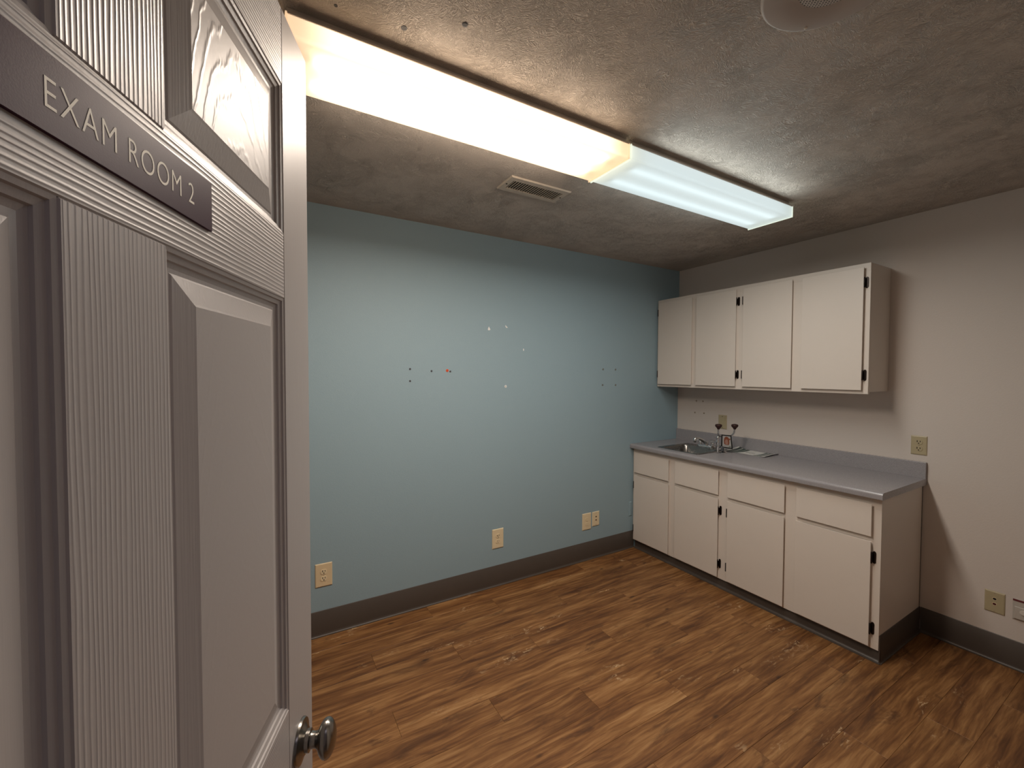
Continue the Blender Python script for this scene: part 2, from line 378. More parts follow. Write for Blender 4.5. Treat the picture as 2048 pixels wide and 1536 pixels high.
# cove bases: straight back, rounded top, curved toe
def cove(h, t=0.004, toe=0.014):
    p = [(0, 0), (toe, 0), (toe, 0.0025)]
    for i in range(1, 6):
        a = i / 6 * PI / 2; p.append((toe - (toe - t) * math.sin(a), 0.0025 + 0.016 * (1 - math.cos(a))))
    p += [(t, 0.02), (t, h - 0.003), (t * 0.4, h), (0, h)]
    return p
bm = bmesh.new(); extrude_profile(bm, [(-d, z) for d, z in cove(0.146)], 'x', XL, -0.5565)
struct(obj('baseboard_blue', bm, M['vinyl'], smooth=True), 'dark vinyl cove base along the blue wall')
bm = bmesh.new(); extrude_profile(bm, [(-d, z) for d, z in cove(0.146)], 'y', YE, -1.698)
struct(obj('baseboard_right', bm, M['vinyl'], smooth=True), 'dark vinyl cove base along the white wall')
bm = bmesh.new(); extrude_profile(bm, [(XL + d, z) for d, z in cove(0.146)], 'y', YE, -0.015)
struct(obj('baseboard_left', bm, M['vinyl'], smooth=True))

# ------------------------------------------------------------------ the open door
DW = 0.8503
dr = bpy.data.objects.new('door_1', None); COL.objects.link(dr); dr.location = (-3.2198 - DW * 0.36255, -1.7671 - DW * 0.93196, 0.0); dr.rotation_euler = (0, 0, math.radians(68.743))
struct(dr, 'white six panel door with embossed wood grain, standing open')
TH = 0.035
sw, pw, mw = 0.1086, 0.2658, 0.1015
xs = [0.0, sw, sw + pw, sw + pw + mw, DW - sw, DW]
zs = [0.012, 0.25, 0.805, 0.9924, 1.6129, 1.7097, 1.9241, 2.0353]
ec = 0.0012
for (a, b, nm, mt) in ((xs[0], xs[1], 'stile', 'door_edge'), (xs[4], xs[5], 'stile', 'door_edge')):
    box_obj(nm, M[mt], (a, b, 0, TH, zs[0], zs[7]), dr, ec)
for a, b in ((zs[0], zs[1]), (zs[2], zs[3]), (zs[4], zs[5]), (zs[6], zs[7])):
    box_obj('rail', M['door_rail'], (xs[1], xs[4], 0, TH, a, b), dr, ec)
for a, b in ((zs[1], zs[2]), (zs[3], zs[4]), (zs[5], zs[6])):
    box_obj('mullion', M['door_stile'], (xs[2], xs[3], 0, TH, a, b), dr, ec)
PROF = [(0.0, 0.0012), (0.0035, 0.0022), (0.0045, 0.0042), (0.0095, 0.0060), (0.0105, 0.0082), (0.0150, 0.0100), (0.0190, 0.0102), (0.0210, 0.0090), (0.0430, 0.0030), (0.0455, 0.0022)]
def raised_panel(x0, x1, z0, z1):
    bm = bmesh.new()
    for side in (0, 1):
        loops = []
        for ins, d in PROF:
            y = d if side == 0 else TH - d
            loops.append([bm.verts.new(p) for p in ((x0 + ins, y, z0 + ins), (x1 - ins, y, z0 + ins), (x1 - ins, y, z1 - ins), (x0 + ins, y, z1 - ins))])
        for A, B in zip(loops, loops[1:]):
            for i in range(4): bm.faces.new((A[i], A[(i + 1) % 4], B[(i + 1) % 4], B[i]))
        bm.faces.new(loops[-1])
        if side == 0: first = loops[0]
        else:
            for i in range(4): bm.faces.new((first[i], first[(i + 1) % 4], loops[0][(i + 1) % 4], loops[0][i]))
    o = obj('panel', bm, M['door_edge'], dr)
    o.data.materials.append(M['door_panel'])
    for p in o.data.polygons:                        # only the raised field carries the arched grain
        if abs(p.normal.y) > 0.999 and p.area > 0.02: p.material_index = 1
for a, b in ((zs[1], zs[2]), (zs[3], zs[4]), (zs[5], zs[6])):
    raised_panel(xs[1], xs[2], a, b); raised_panel(xs[3], xs[4], a, b)
# knob on both faces, latch bolt
kx, kz = DW - 0.063, 0.901
for side in (0, 1):
    sgn = -1 if side == 0 else 1; y0 = 0.0 if side == 0 else TH
    mt = Matrix.Translation((kx, y0, kz)) @ Matrix.Rotation(PI / 2 if side == 0 else -PI / 2, 4, 'X')
    bm = bmesh.new(); lathe(bm, [(0.0335, 0.0), (0.0335, 0.002), (0.032, 0.0045), (0.022, 0.0075), (0.019, 0.010), (0.0135, 0.011), (0.0135, 0.0115)], 40, mt)
    knob = obj('door_knob', bm, M['nickel'], dr, smooth=True); knob['label'] = 'satin nickel door knob'
    bm = bmesh.new(); lathe(bm, [(0.0165, 0.010), (0.0165, 0.016), (0.0125, 0.0175), (0.0115, 0.023), (0.0125, 0.027), (0.0165, 0.031)], 28, mt)
    obj('shank', bm, M['nickel'], knob, smooth=True)
    bm = bmesh.new(); pr = []
    for i in range(0, 15):
        a = PI * i / 14; pr.append((max(0.0004, 0.0285 * math.sin(a)), 0.0415 - 0.0145 * math.cos(a)))
    lathe(bm, pr, 32, mt @ Matrix.Diagonal((0.86, 1.10, 1, 1)))
    obj('grip', bm, M['nickel'], knob, smooth=True)
box_obj('latch_plate', M['nickel'], (DW - 0.001, DW + 0.0012, 0.006, 0.029, kz - 0.029, kz + 0.029), dr)

# sign on the door
sg = thing('door_sign', 'purple plastic sign reading EXAM ROOM 2 on the open white door', 'sign')
sg.location = dr.location; sg.rotation_euler = dr.rotation_euler
sx1, sx0 = DW - 0.308, DW - 0.5185
box_obj('plate', M['sign'], (sx0, sx1, -0.0030, -0.0002, 1.6462, 1.6942), sg, 0.0003)
tcu = bpy.data.curves.new('lettering', 'FONT'); tcu.body = 'EXAM ROOM 2'; tcu.size = 0.02; tcu.extrude = 0.00012; tcu.space_character = 1.12; tcu.offset = -0.0002
to = bpy.data.objects.new('lettering_curve', tcu); COL.objects.link(to)
dg = bpy.context.evaluated_depsgraph_get(); tm = bpy.data.meshes.new_from_object(to.evaluated_get(dg))
bpy.data.objects.remove(to)
mnx = min(v.co.x for v in tm.vertices); mxx = max(v.co.x for v in tm.vertices); mny = min(v.co.y for v in tm.vertices); mxy = max(v.co.y for v in tm.vertices)
tx0, tx1, tz0, tz1 = DW - 0.4875, DW - 0.3390, 1.6610, 1.6792
for v in tm.vertices:
    X, Z, D = v.co.x, v.co.y, v.co.z
    v.co = (tx0 + (X - mnx) / (mxx - mnx) * (tx1 - tx0), -0.0031 - D, tz0 + (Z - mny) / (mxy - mny) * (tz1 - tz0))
tm.materials.clear(); tm.materials.append(M['sign_text'])
lo = bpy.data.objects.new('lettering', tm); COL.objects.link(lo); lo.parent = sg; lo['label'] = 'engraved cream lettering'

# ------------------------------------------------------------------ ceiling fixtures
def fixture(x0, x1, label, lens, cap, tubem):
    t = thing('ceiling_light', label, 'light', ((x0 + x1) / 2, LY, H), 0, 'fluorescent fixtures on the ceiling')
    hw = 0.120; L = (x1 - x0) / 2
    zt, zb = 2.412 - H, 2.3575 - H
    box_obj('housing', M['pan'], (-L + 0.004, L - 0.004, -hw + 0.016, hw - 0.016, zt - 0.002, 0.0), t, 0.001)
    bm = bmesh.new(); pr = [(-hw, zt), (-hw, zb + 0.010)]
    for i in range(1, 5):
        a = i / 4 * PI / 2; pr.append((-hw + 0.010 * (1 - math.cos(a)), zb + 0.010 * (1 - math.sin(a))))
    pr += [(-y, z) for y, z in pr[::-1]]
    A = [bm.verts.new((-L + 0.003, y, z)) for y, z in pr]; B = [bm.verts.new((L - 0.003, y, z)) for y, z in pr]
    for i in range(len(pr) - 1): bm.faces.new((A[i], A[i + 1], B[i + 1], B[i]))
    obj('lens', bm, lens, t, smooth=True)
    for s in (-1, 1):
        bm = bmesh.new(); bx(bm, -0.003, 0.003, -hw - 0.003, hw + 0.003, zb - 0.003, zt + 0.004, 0.0012)
        obj('end_cap', bm, cap, t, loc=(s * L - s * 0.003, 0, 0))
        # opaque lip where the lens hooks on the housing
        box_obj('lip', M['pan'], (-L + 0.004, L - 0.004, min(s * (hw - 0.018), s * (hw + 0.003)), max(s * (hw - 0.018), s * (hw + 0.003)), zt - 0.001, zt + 0.004), t)
        bm = bmesh.new(); tube(bm, [(-L + 0.075, s * 0.056, zb + 0.026), (L - 0.075, s * 0.056, zb + 0.026)], 0.0125, 16)
        obj('fluorescent_tube', bm, tubem, t, smooth=True)
        for e in (-1, 1):
            box_obj('tube_socket', M['pan'], (min(e * (L - 0.072), e * (L - 0.058)), max(e * (L - 0.072), e * (L - 0.058)), s * 0.056 - 0.012, s * 0.056 + 0.012, zb + 0.012, zt), t)
    return t
fixture(-3.234, -2.030, 'long warm white fluorescent ceiling light, glaring, nearest the open door', M['lens_warm'], M['cap_warm'], M['tube_warm'])
fixture(-2.024, -0.803, 'cool white fluorescent ceiling light with two dim tubes, nearest the cabinets', M['lens_cool'], M['cap_cool'], M['tube_cool'])

# ceiling register
vt = thing('air_vent', 'beige slotted air vent in the ceiling beside the lights', 'vent', (-2.093, -0.760, H))
bm = bmesh.new(); ox, oy, ix, iy, d = 0.178, 0.078, 0.147, 0.044, 0.007
lo_ = [[(-ox, -oy, 0), (ox, -oy, 0), (ox, oy, 0), (-ox, oy, 0)], [(-ox + .004, -oy + .004, -d), (ox - .004, -oy + .004, -d), (ox - .004, oy - .004, -d), (-ox + .004, oy - .004, -d)],
       [(-ix, -iy, -d), (ix, -iy, -d), (ix, iy, -d), (-ix, iy, -d)], [(-ix, -iy, -0.0008), (ix, -iy, -0.0008), (ix, iy, -0.0008), (-ix, iy, -0.0008)]]
lo_ = [[bm.verts.new(p) for p in q] for q in lo_]
for A, B in zip(lo_, lo_[1:]):
    for i in range(4): bm.faces.new((A[i], A[(i + 1) % 4], B[(i + 1) % 4], B[i]))
obj('vent_frame', bm, M['vent'], vt)
box_obj('duct', M['vent_dark'], (-ix, ix, -iy, iy, -0.0009, -0.0002), vt)
sl0 = None
for i in range(21):
    xx = -ix + 0.007 + i * (2 * ix - 0.014) / 20
    if sl0 is None:
        bm = bmesh.new(); bx(bm, -0.0011, 0.0011, -iy, iy, -0.0072, -0.001); bmesh.ops.rotate(bm, verts=bm.verts[:], cent=(0, 0, -0.004), matrix=Matrix.Rotation(math.radians(18), 3, 'Y'))
        sl0 = obj('slat', bm, M['vent'], vt, loc=(xx, 0, 0))
    else:
        o = sl0.copy(); COL.objects.link(o); o.location = (xx, 0, 0)
for s in (-1, 1):
    bm = bmesh.new(); lathe(bm, [(0.0045, -d + 0.001), (0.0045, -d - 0.0008), (0.003, -d - 0.0018)], 12, Matrix.Translation((s * 0.163, 0, 0))); obj('screw', bm, M['hinge'], vt, smooth=True)

# ceiling speaker
sp = thing('ceiling_speaker', 'round off white ceiling speaker with perforated centre', 'speaker', (-2.115, -2.085, H))
bm = bmesh.new(); lathe(bm, [(0.153, 0.0), (0.153, -0.004), (0.149, -0.009), (0.145, -0.010), (0.0785, -0.011), (0.076, -0.010)], 72); obj('rim', bm, M['speaker'], sp, smooth=True)
k = N('perforated speaker grille'); tcn = k.n('ShaderNodeTexCoord')
mp = k.n('ShaderNodeMapping'); mp.inputs['Rotation'].default_value = (0, 0, 0.785); mp.inputs['Scale'].default_value = (150, 150, 150); k.l(tcn.outputs['Object'], mp.inputs['Vector'])
sx = k.n('ShaderNodeSeparateXYZ'); k.l(mp.outputs[0], sx.inputs[0])
fx = k.math('SUBTRACT', k.math('FRACT', sx.outputs[0]), 0.5); fy = k.math('SUBTRACT', k.math('FRACT', sx.outputs[1]), 0.5)
hole = k.math('LESS_THAN', k.math('ADD', k.math('MULTIPLY', fx, fx), k.math('MULTIPLY', fy, fy)), 0.085)
k.base(k.mix(hole, (0.47, 0.42, 0.38), (0.008, 0.006, 0.006)), 0.5); M['grille'] = k.m
bm = bmesh.new(); lathe(bm, [(0.076, -0.0095), (0.060, -0.0125), (0.030, -0.0145), (0.002, -0.015)], 48); obj('grille', bm, M['grille'], sp, smooth=True)
for i in range(4):
    a = 0.87 + i * PI / 2
    bm = bmesh.new(); lathe(bm, [(0.004, -0.009), (0.004, -0.0115), (0.002, -0.013)], 12, Matrix.Translation((0.137 * math.cos(a), 0.137 * math.sin(a), 0))); obj('screw', bm, M['knob_white'], sp, smooth=True)

# ------------------------------------------------------------------ cabinets along the white wall
def hinge(parent, yedge, z, side, xf, mat):
    """side +1: door hinged at its -Y edge (hinge leaf on the frame beyond it); -1: at its +Y edge"""
    bm = bmesh.new(); s = -side
    c = yedge + s * (0.0046 if s > 0 else 0.0098); hw_ = 0.0030 if s > 0 else 0.0085
    # oval leaf on the face frame
    b = bmesh.new(); n = 20; ring = []
    for i in range(n):
        a = 2 * PI * i / n; ring.append((hw_ * math.cos(a), 0.013 * math.sin(a) + (0.020 if math.sin(a) > 0 else -0.020)))
    A = [b.verts.new((xf, c + q[0], z + q[1])) for q in ring]; B = [b.verts.new((xf - 0.0035, c + q[0] * 0.9, z + q[1] * 0.96)) for q in ring]
    for i in range(n): b.faces.new((A[i], A[(i + 1) % n], B[(i + 1) % n], B[i]))
    b.faces.new(A[::-1]); b.faces.new(B); join(bm, b)
    # knuckle lying in the gap, standing a little proud of the door
    lathe(bm, [(0.002, -0.030), (0.0034, -0.028), (0.0034, 0.028), (0.002, 0.030)], 10, Matrix.Translation((xf - 0.0170, yedge + s * 0.0036, z)))
    bx(bm, xf - 0.0165, xf - 0.001, yedge + s * 0.003 - 0.0008, yedge + s * 0.003 + 0.0008, z - 0.018, z + 0.018)
    obj('hinge', bm, mat, parent, smooth=True)

def slab_door(parent, name, y0, y1, z0, z1, xf, th=0.0185):
    """door slab (y0 > y1) with a back-cut finger-pull edge all round: full size in front, smaller behind"""
    bm = bmesh.new(); lp = []
    for x, ins in ((xf - 0.0006, 0.0095), (xf - th * 0.55, 0.0050), (xf - th + 0.0025, 0.0), (xf - th + 0.0008, 0.0002), (xf - th, 0.0012)):
        lp.append([bm.verts.new(p) for p in ((x, y0 - ins, z0 + ins), (x, y1 + ins, z0 + ins), (x, y1 + ins, z1 - ins), (x, y0 - ins, z1 - ins))])
    for A, B in zip(lp, lp[1:]):
        for i in range(4): bm.faces.new((A[i], A[(i + 1) % 4], B[(i + 1) % 4], B[i]))
    bm.faces.new(lp[0][::-1]); bm.faces.new(lp[-1])
    return obj(name, bm, M['cab'], parent)

# wall cabinet
UX, UL, UZ0, UZ1 = -0.280, -1.5205, 1.386, 2.145
wc = thing('wall_cabinet', 'white four door wall cabinet hung above the counter', 'cabinet', (0, 0, 0))
bm = bmesh.new(); bx(bm, UX + 0.019, -0.0008, UL, -0.0015, UZ0 + 0.012, UZ1, 0.001)
obj('carcass', bm, M['cab'], wc)
udoors = [(-0.020, -0.357), (-0.397, -0.730), (-0.782, -1.112), (-1.170, -1.494)]
bm = bmesh.new(); xo, xi = UX, UX + 0.019
bx(bm, xo, xi, UL, -0.0015, UZ1 - 0.042, UZ1, 0.0008); bx(bm, xo, xi, UL, -0.0015, UZ0, UZ0 + 0.042, 0.0008)
for a, b in ((-0.0015, -0.036), (-0.337, -0.417), (-0.710, -0.802), (-1.092, -1.190), (-1.474, UL)):
    bx(bm, xo + 0.0002, xi, b, a, UZ0 + 0.042, UZ1 - 0.042)
obj('face_frame', bm, M['cab'], wc)
for i, (a, b) in enumerate(udoors):
    d = slab_door(wc, 'door', a, b, 1.408, 2.121, UX)
    for z in (1.496, 2.033):
        hinge(d, b if i in (1, 3) else a, z, 1 if i in (1, 3) else -1, UX, M['hinge'])

# base cabinet
BX, BL, BZ0, BZ1 = -0.5637, -1.692, 0.068, 0.8615
bc = thing('base_cabinet', 'white base cabinet with four drawer fronts and four doors under the counter', 'cabinet')
bm = bmesh.new(); bf = BX + 0.0188
for d_ in ((bf, -0.0008, BL, BL + 0.016, 0.0, BZ1), (bf, -0.0008, -0.032, -0.016, 0.0, BZ1), (-0.009, -0.0008, BL, -0.016, 0.0, BZ1), (bf, -0.009, BL, -0.016, 0.068, 0.084), (bf, bf + 0.016, BL, -0.016, 0.0, 0.084)):
    bx(bm, *d_)
obj('carcass', bm, M['cab'], bc)
# the carcass front below the frame is the recessed toe board
bdoors = [(-0.024, -0.380), (-0.440, -0.799), (-0.866, -1.231), (-1.296, -1.656)]
bm = bmesh.new(); xo, xi = BX, BX + 0.019
bx(bm, xo, xi, BL, -0.0015, 0.800, BZ1, 0.0008); bx(bm, xo, xi, BL, -0.0015, BZ0, 0.105, 0.0008); bx(bm, xo, xi, BL + 0.001, -0.008, 0.630, 0.668)
for a, b in ((-0.0015, -0.045), (-0.360, -0.460), (-0.779, -0.886), (-1.211, -1.316), (-1.636, BL)):
    bx(bm, xo + 0.0002, xi, b, a, 0.105, 0.800)
obj('face_frame', bm, M['cab'], bc)
for i, (a, b) in enumerate(bdoors):
    slab_door(bc, 'drawer_front', a, b, 0.6575, 0.828, BX)
    d = slab_door(bc, 'door', a, b, 0.080, 0.6335, BX)
    for z in (0.175, 0.549):
        hinge(d, b if i in (1, 3) else a, z, 1 if i in (1, 3) else -1, BX, M['hinge'])
bm = bmesh.new(); extrude_profile(bm, [(BX + 0.0188 - d, z) for d, z in cove(0.068, 0.004, 0.022)], 'y', BL - 0.006, -0.016)
obj('toe_kick', bm, M['vinyl'], bc, smooth=True)
bm = bmesh.new(); extrude_profile(bm, [(BL - d, z) for d, z in cove(0.146, 0.004, 0.012)], 'x', BX + 0.004, -0.0015)
e_ = obj('end_base', bm, M['vinyl'], bc, smooth=True); e_['label'] = 'dark vinyl cove base on the cabinet end'

# countertop with rolled front and backsplash
CT, CL, CXF = 0.9005, -1.7075, -0.6095
# profile in x,z with rolled nose and coved splash
ct = thing('countertop', 'grey speckled laminate countertop with a backsplash', 'countertop')
prof = [(-0.002, 0.8635), (CXF + 0.006, 0.8635), (CXF + 0.001, 0.866)]
for i in range(0, 9):
    a = PI - i / 8 * PI / 2; rr = 0.016; prof.append((CXF + rr + rr * math.cos(a), CT - rr + rr * math.sin(a)))
prof += [(CXF + 0.05, CT), (-0.002, CT)]
SX0, SX1, SY0, SY1 = -0.540, -0.150, -0.605, -0.225
bm = bmesh.new()
# split along the bench so that the sink has a real cut-out
def seg(y0, y1, pf): extrude_profile(bm, pf, 'y', y0, y1)
front = [p for p in prof if p[0] < SX0 + 0.018]; front = [(SX0 + 0.018, 0.8635)] + front + [(SX0 + 0.018, CT)]
back = [(-0.002, 0.8635), (SX1 - 0.012, 0.8635), (SX1 - 0.012, CT), (-0.002, CT)]
seg(CL, SY0 + 0.018, prof); seg(SY1 - 0.018, -0.0015, prof); seg(SY0 + 0.018, SY1 - 0.018, front); seg(SY0 + 0.018, SY1 - 0.018, back)
obj('slab', bm, M['laminate'], ct, smooth=True)
bm = bmesh.new(); bx(bm, -0.0195, -0.0012, CL, -0.0015, CT - 0.001, 0.9945, 0.0018, 2)
obj('backsplash', bm, M['laminate'], ct)

# sink
sk = thing('sink', 'small square stainless steel drop-in sink at the counter end by the blue wall', 'sink', ((SX0 + SX1) / 2, (SY0 + SY1) / 2, CT))
def rrect(hx, hy, r, z, n=6, ox=0.0):
    o = []
    for cx, cy, a0 in ((hx - r, hy - r, 0), (-hx + r, hy - r, PI / 2), (-hx + r, -hy + r, PI), (hx - r, -hy + r, 1.5 * PI)):
        for i in range(n + 1):
            a = a0 + i / n * PI / 2; o.append((cx + r * math.cos(a) + ox, cy + r * math.sin(a), z))
    return o
hx, hy = (SX1 - SX0) / 2, (SY1 - SY0) / 2; bo = -0.030
def loops_mesh(bm, Ls, close_last=True):
    V = [[bm.verts.new(p) for p in q] for q in Ls]
    for A, B in zip(V, V[1:]):
        n = len(A)
        for i in range(n): bm.faces.new((A[i], A[(i + 1) % n], B[(i + 1) % n], B[i]))
    if close_last: bm.faces.new(V[-1])
bm = bmesh.new()
loops_mesh(bm, [rrect(hx, hy, 0.020, 0.0003), rrect(hx - 0.003, hy - 0.003, 0.019, 0.0035), rrect(hx - 0.010, hy - 0.010, 0.016, 0.0030), rrect(hx - 0.05, hy - 0.030, 0.045, 0.0012, ox=bo)], False)
obj('rim', bm, M['steel'], sk, smooth=True)
bm = bmesh.new()
loops_mesh(bm, [rrect(hx - 0.05, hy - 0.030, 0.045, 0.0012, ox=bo), rrect(hx - 0.056, hy - 0.036, 0.042, -0.008, ox=bo), rrect(hx - 0.060, hy - 0.040, 0.042, -0.110, ox=bo), rrect(hx - 0.085, hy - 0.065, 0.040, -0.140, ox=bo), rrect(0.045, 0.045, 0.0449, -0.146, ox=bo), rrect(0.030, 0.030, 0.0299, -0.149, ox=bo)])
obj('basin', bm, M['steel'], sk, smooth=True)
bm = bmesh.new(); lathe(bm, [(0.028, -0.1485), (0.028, -0.1465), (0.020, -0.1475)], 20, Matrix.Translation((bo, 0, 0))); obj('drain', bm, M['chrome'], sk, smooth=True)

# faucet on the rear ledge of the sink
fa = thing('faucet', 'chrome faucet with clear knobs on the rear ledge of the sink', 'faucet', (-0.180, -0.425, CT + 0.0025))
bm = bmesh.new(); loops_mesh(bm, [rrect(0.022, 0.078, 0.0215, 0.0), rrect(0.022, 0.078, 0.0215, 0.008), rrect(0.017, 0.072, 0.0165, 0.014)]); obj('deck_plate', bm, M['chrome'], fa, smooth=True)
bm = bmesh.new(); lathe(bm, [(0.019, 0.010), (0.018, 0.030), (0.014, 0.040), (0.004, 0.043)], 20); obj('hub', bm, M['chrome'], fa, smooth=True)
bm = bmesh.new(); tube(bm, bez((-0.004, 0, 0.026), (-0.05, 0.004, 0.062), (-0.09, 0.008, 0.082), (-0.128, 0.010, 0.068), 10), [0.013, 0.0128, 0.0125, 0.012, 0.0115, 0.011, 0.0108, 0.0106, 0.0105, 0.0108, 0.011], 14)
lathe(bm, [(0.0125, 0.046), (0.014, 0.054), (0.0145, 0.066), (0.0125, 0.078), (0.005, 0.085)], 18, Matrix.Translation((-0.132, 0.010, 0)))
obj('spout', bm, M['chrome'], fa, smooth=True)
for s in (-1, 1):
    bm = bmesh.new(); lathe(bm, [(0.013, 0.010), (0.012, 0.026), (0.008, 0.030), (0.007, 0.036)], 16, Matrix.Translation((0, s * 0.055, 0))); h_ = obj('valve_stem', bm, M['chrome'], fa, smooth=True)
    bm = bmesh.new(); lathe(bm, [(0.010, 0.034), (0.0185, 0.040), (0.0195, 0.050), (0.016, 0.060), (0.006, 0.064)], 10, Matrix.Translation((0, s * 0.055, 0))); obj('clear_knob', bm, M['acrylic'], h_)

# emergency eyewash beside the sink
ew = thing('eyewash_station', 'chrome twin head eyewash with dark red caps and a small picture sign', 'eyewash', (-0.300, -0.676, CT))
E = Vector((-0.300, -0.676, CT))
rt = Vector((0.8640, -0.5035, 0)); bk = Vector((0.5035, 0.8640, 0))          # across the unit, and towards the wall
def P(a, b, z): return rt * a + bk * b + Vector((0, 0, z))
bm = bmesh.new(); lathe(bm, [(0.026, 0.0), (0.026, 0.004), (0.018, 0.010), (0.012, 0.014), (0.011, 0.020)], 24, Matrix.Translation(P(-0.004, 0.032, 0))); obj('base_flange', bm, M['chrome'], ew, smooth=True)
bm = bmesh.new(); tube(bm, [P(-0.004, 0.032, 0.012), P(-0.004, 0.032, 0.132)], 0.0095, 14); tube(bm, [P(-0.064, 0.0, 0.036), P(-0.036, 0.012, 0.034), P(-0.004, 0.032, 0.030)], [0.010, 0.012, 0.012], 14); obj('riser', bm, M['chrome'], ew, smooth=True)
bm = bmesh.new(); lathe(bm, [(0.017, -0.018), (0.019, -0.010), (0.019, 0.010), (0.015, 0.018)], 18, Matrix.Translation(P(-0.030, 0.014, 0.036))); obj('valve_body', bm, M['anchor_dark'], ew, smooth=True)
for s in (-1, 1):
    bm = bmesh.new(); tube(bm, bez(P(-0.004, 0.032, 0.128), P(s * 0.035, 0.028, 0.118), P(s * 0.064, 0.012, 0.130), P(s * 0.061, 0.004, 0.184), 12), 0.0062, 12); arm = obj('arm', bm, M['chrome'], ew, smooth=True)
    bm = bmesh.new(); lathe(bm, [(0.008, 0.182), (0.012, 0.191), (0.0225, 0.203), (0.0245, 0.211), (0.0215, 0.219), (0.008, 0.2225)], 20, Matrix.Translation(P(s * 0.061, 0.004, 0))); obj('cap', bm, M['rubber'], arm, smooth=True)
bm = bmesh.new(); lathe(bm, [(0.007, 0.0), (0.007, 0.002), (0.004, 0.004), (0.004, 0.020), (0.010, 0.034), (0.0125, 0.050), (0.0125, 0.060), (0.0085, 0.064), (0.0085, 0.074), (0.0115, 0.078), (0.0115, 0.096), (0.008, 0.101), (0.0085, 0.108), (0.011, 0.114), (0.0105, 0.124), (0.006, 0.131), (0.002, 0.133)], 18, Matrix.Translation(P(-0.0665, 0.0, 0))); obj('push_valve', bm, M['chrome'], ew, smooth=True)
# picture sign hung on the riser: black edged plate, leaning a little
def signpt(u, v, o=0.0):
    # u,v in 0..1 across / up the plate
    a = -0.030 + (u * 2 - 1) * (0.0445 - 0.0075 * v) + 0.0325 + (0.0012 if v < 0.5 else 0.0)
    return P(a, 0.004 + v * 0.008 - o, 0.046 + v * 0.096 - u * (0.014 - 0.008 * v))
def sign_quad(bm, u0, u1, v0, v1, o0, o1):
    A = [bm.verts.new(signpt(u, v, o0)) for u, v in ((u0, v0), (u1, v0), (u1, v1), (u0, v1))]; B = [bm.verts.new(signpt(u, v, o1)) for u, v in ((u0, v0), (u1, v0), (u1, v1), (u0, v1))]
    for i in range(4): bm.faces.new((A[i], A[(i + 1) % 4], B[(i + 1) % 4], B[i]))
    bm.faces.new(A[::-1]); bm.faces.new(B)
def sign_poly(bm, pts, o0, o1):
    A = [bm.verts.new(signpt(u, v, o0)) for u, v in pts]; B = [bm.verts.new(signpt(u, v, o1)) for u, v in pts]; n = len(pts)
    for i in range(n): bm.faces.new((A[i], A[(i + 1) % n], B[(i + 1) % n], B[i]))
    bm.faces.new(A[::-1]); bm.faces.new(B)
bm = bmesh.new(); sign_quad(bm, 0, 1, 0, 1, 0.0, 0.003); pl = obj('picture_plate', bm, M['black'], ew); pl['label'] = 'black edged picture plate with a brown head on white'
bm = bmesh.new(); sign_quad(bm, 0.11, 0.88, 0.085, 0.915, 0.003, 0.0036); obj('picture_face', bm, M['sign_white'], pl)
bm = bmesh.new()
head = [(0.26, 0.30), (0.24, 0.55), (0.27, 0.74), (0.38, 0.86), (0.52, 0.88), (0.66, 0.82), (0.74, 0.74), (0.88, 0.74), (0.84, 0.66), (0.74, 0.62), (0.73, 0.42), (0.68, 0.28), (0.60, 0.25), (0.36, 0.25)]
sign_poly(bm, head, 0.0036, 0.0040); obj('picture_head', bm, M['print_orange'], pl)
bm = bmesh.new(); sign_poly(bm, [(0.37, 0.28), (0.34, 0.5), (0.38, 0.62), (0.5, 0.68), (0.60, 0.62), (0.62, 0.42), (0.58, 0.28)], 0.0040, 0.0043); obj('picture_print', bm, M['print_pink'], pl)
bm = bmesh.new(); sign_quad(bm, 0.22, 0.60, 0.165, 0.185, 0.0036, 0.0039); sign_quad(bm, 0.66, 0.86, 0.10, 0.20, 0.0036, 0.0039); obj('picture_print', bm, M['print_grey'], pl)

# curled printed card on the counter
cdp = thing('printed_card', 'curled white laminated card with dark green ends lying beside the eyewash', 'card', (-0.118, -0.755, CT))
CW, CLn = 0.182, 0.300
def cardpt(u, v, o=0.0):
    """u along the counter (0 at the eyewash end), v from the front edge to the wall"""
    z = 0.0022 + 0.0016 * (1 - u) + 0.014 * max(0, u - 0.80) ** 2 / 0.04 * (0.3 + 0.7 * v) + 0.016 * max(0.0, 0.30 - u) ** 2 / 0.09 * v + o
    return Vector(((v - 0.5) * CW, -(u - 0.5) * CLn, z))
def card_patch(bm, fu, o0, o1, n=14, m=6):
    """fu(v)->(u0,u1)"""
    for o in (o0, o1):
        pass
    top = [[bm.verts.new(cardpt(fu(j / m)[0] + (fu(j / m)[1] - fu(j / m)[0]) * i / n, j / m * (1) , o1)) for i in range(n + 1)] for j in range(m + 1)]
    bot = [[bm.verts.new(cardpt(fu(j / m)[0] + (fu(j / m)[1] - fu(j / m)[0]) * i / n, j / m * (1), o0)) for i in range(n + 1)] for j in range(m + 1)]
    for j in range(m):
        for i in range(n):
            bm.faces.new((top[j][i], top[j][i + 1], top[j + 1][i + 1], top[j + 1][i])); bm.faces.new((bot[j][i], bot[j + 1][i], bot[j + 1][i + 1], bot[j][i + 1]))
    for j in range(m):
        bm.faces.new((top[j][0], top[j + 1][0], bot[j + 1][0], bot[j][0])); bm.faces.new((top[j][n], bot[j][n], bot[j + 1][n], top[j + 1][n]))
    for i in range(n):
        bm.faces.new((top[0][i], bot[0][i], bot[0][i + 1], top[0][i + 1])); bm.faces.new((top[m][i], top[m][i + 1], bot[m][i + 1], bot[m][i]))
bm = bmesh.new(); card_patch(bm, lambda v: (0.0, 1.0), -0.0012, 0.0, 30); obj('sheet', bm, M['card'], cdp, smooth=True)
